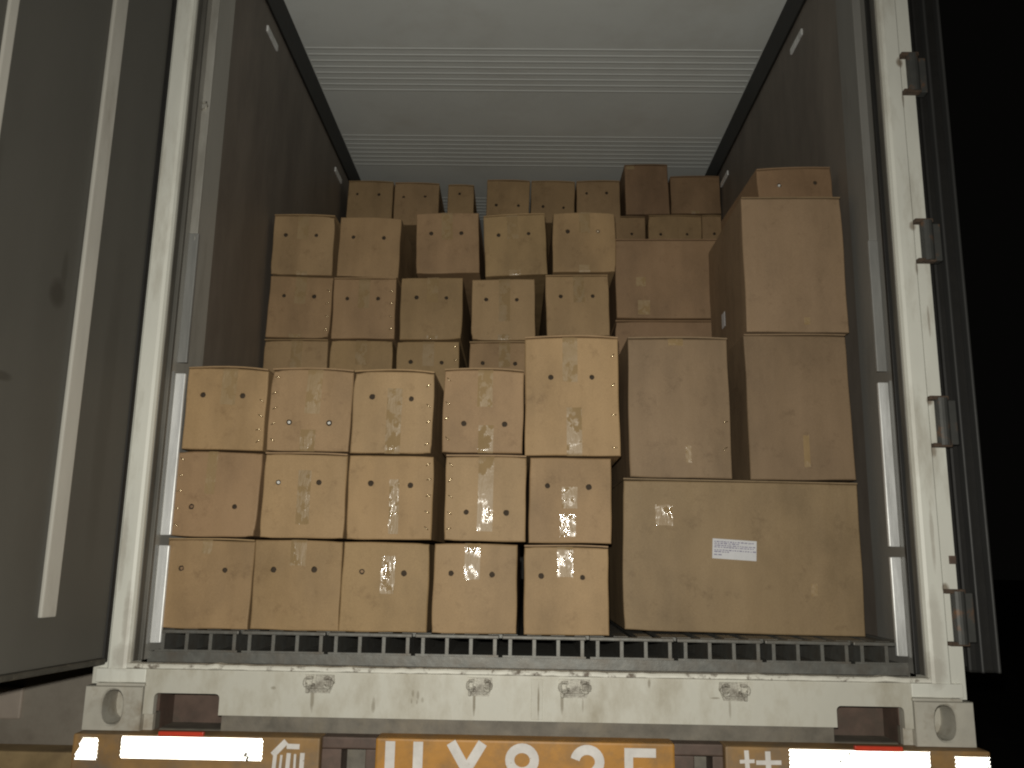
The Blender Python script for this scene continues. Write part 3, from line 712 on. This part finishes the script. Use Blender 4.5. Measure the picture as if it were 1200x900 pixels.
BACK = [
 ('G0', -1.073, -.808, 2.385, 2.648, [(.2, .70), (.70, .70)], 1.0, 'card', 'carton with two air holes in the left corner under the ceiling'),
 ('G1', -.795, -.535, 2.372, 2.634, [(.2, .66), (.70, .70)], .6, 'card', 'carton with two air holes second from the left under the ceiling'),
 ('G2', -.483, -.331, 2.372, 2.629, [(.45, .80)], .4, 'card', 'narrow carton with a single air hole standing free under the ceiling'),
 ('G3', -.257, -.008, 2.395, 2.656, [(.22, .40), (.76, .40)], .6, 'card', 'carton with low air holes right of the narrow carton under the ceiling'),
 ('G4', .002, .256, 2.395, 2.653, [(.27, .38), (.76, .36)], .3, 'card', 'carton with low air holes in the middle of the row under the ceiling'),
 ('G5', .271, .524, 2.400, 2.661, [(.22, .72), (.70, .72)], -1.0, 'card', 'carton left of the tall brown carton under the ceiling'),
 ('G6', .557, .810, 2.457, 2.766, [], -1.4, 'card_dark', 'tall plain brown carton rising highest under the ceiling'),
 ('G7', .819, 1.105, 2.462, 2.694, [], -.6, 'card_dark', 'plain brown carton in the right corner under the ceiling'),
 ('G8', .410, .670, 2.180, 2.440, [(.70, .60), (.2, .60)], -.5, 'card', 'carton showing one air hole under the tall brown carton'),
 ('G9', .682, .987, 2.185, 2.448, [(.22, .56), (.73, .57)], .4, 'card', 'carton with two air holes beneath the right-corner carton'),
 ('G10', .993, 1.105, 2.185, 2.450, [(.62, .58)], -.2, 'card', 'carton partly hidden behind the topmost large carton, one air hole showing'),
]
for k, x0, x1, z0, z1, h, tl, mt_, lab in BACK:
    carton(k, x0, x1, z0, z1, 2.2 + random.uniform(-.01, .01), 1.18, lab, ROOT_GROUP['G'], h, [(0, .05)] if k == 'G7' else ([(.93, 1, .12)] if k == 'G6' else []), [], tl, random.uniform(-1, 1), mat=mt_, bow=.003, hr=.0085)
carton('deep', -.10, .19, 1.56, 1.823, 2.2, 1.0, 'carton glimpsed deep in the gap beside the lone middle-row carton', ROOT_GROUP['G'])

carton('F4', .066, .336, 1.11, 1.384, .945, 1.18, 'carton almost hidden behind the tall carton topping the front stack', ROOT_GROUP['D'], (), [(.6, 1)], [], -.5, .3, bow=.0, flap=False)
# large cartons
def printed_label(root, x, y, z, w_, h_, rot, lines=True, side=False):
    b_ = MB(); b_.box(-w_ / 2, w_ / 2, -.0008, .0004, -h_ / 2, h_ / 2)
    o = b_.build('shipping_label', 'paper', root); o.location = (x, y, z); o.rotation_euler = (0, R(rot), R(-90) if side else 0)
    if lines:
        rr = random.Random(3); b_ = MB(); yy = -.0013
        for li, (zz, end) in enumerate(((.36, .95), (.27, .62), (.17, .98), (.08, .95), (-.06, .97), (-.15, .35), (-.30, .13))):
            xx = -.46
            while xx < -.46 + end * .93:
                L = rr.uniform(.02, .08)
                b_.box(w_ * xx, w_ * (xx + L), yy, -.0007, h_ * zz - h_ * .022, h_ * zz + h_ * rr.uniform(.012, .032)); xx += L + rr.uniform(.012, .025)
        b_.build('printed_lines', 'ink', o)
    return o
b1, pt1 = carton('big', .303, 1.055, .264, .742, .285, .62, 'widest plain carton with a white printed label, standing on the floor', ROOT_GROUP['L'], (), [(.70, .84, .17, .055), (.25, .33, .80, .02)], [], .4, 0.0, bow=.0, flap=True, mat='card_grey')
p_ = pt1(.467, .545); printed_label(b1, p_.x, p_.y - .0012, p_.z, .139, .062, 2.6)
carton('bigL', .329, .662, .746, 1.217, .295, .62, 'upright plain carton left of two on top of the widest carton', ROOT_GROUP['L'], (), [(.10, .22, .58, .018), (.955, 1, .48, .05)], [('r', (.2, .4))], -.4, .6, bow=.002, mat='card_grey')
carton('bigR', .722, 1.062, .746, 1.236, .300, .58, 'upright plain carton beside the right wall on the widest carton', ROOT_GROUP['L'], (), [(.08, .30, .55, .02)], [], -.5, 0.0, bow=.0, mat='card_grey')
b4, pt4 = carton('bigT', .728, 1.070, 1.241, 1.727, .300, .56, 'topmost large plain carton beside the right wall', ROOT_GROUP['L'], (), [(.05, .10, .6, .02)], [], -.5, -.4, bow=.0, mat='card_grey')
printed_label(b4, -.1715, .33, .135, .05, .055, 0, False, True)
carton('mid', .359, 1.085, 1.468, 1.814, .93, .60, 'plain carton behind the large upright cartons, left of the topmost one', ROOT_GROUP['L'], (), [(.03, .22, .155, .05), (.40, .52, .14, .04)], [], -.6, 0.0, bow=.0, mat='card_dark')
carton('mid2', .357, 1.083, 1.150, 1.466, .95, .60, 'carton mostly hidden below the plain carton behind', ROOT_GROUP['L'], (), [], [], -.6, 0.0, bow=.0, mat='card_dark')
carton('tilt', .822, 1.094, 1.722, 1.893, .42, .5, 'lopsided carton with two air holes lying on the topmost large carton', ROOT_GROUP['L'], [(.28, .62), (.78, .66)], [], [], -3.2, 2.0, mat='card_dark', chads=[(0, 'tip', .001)])
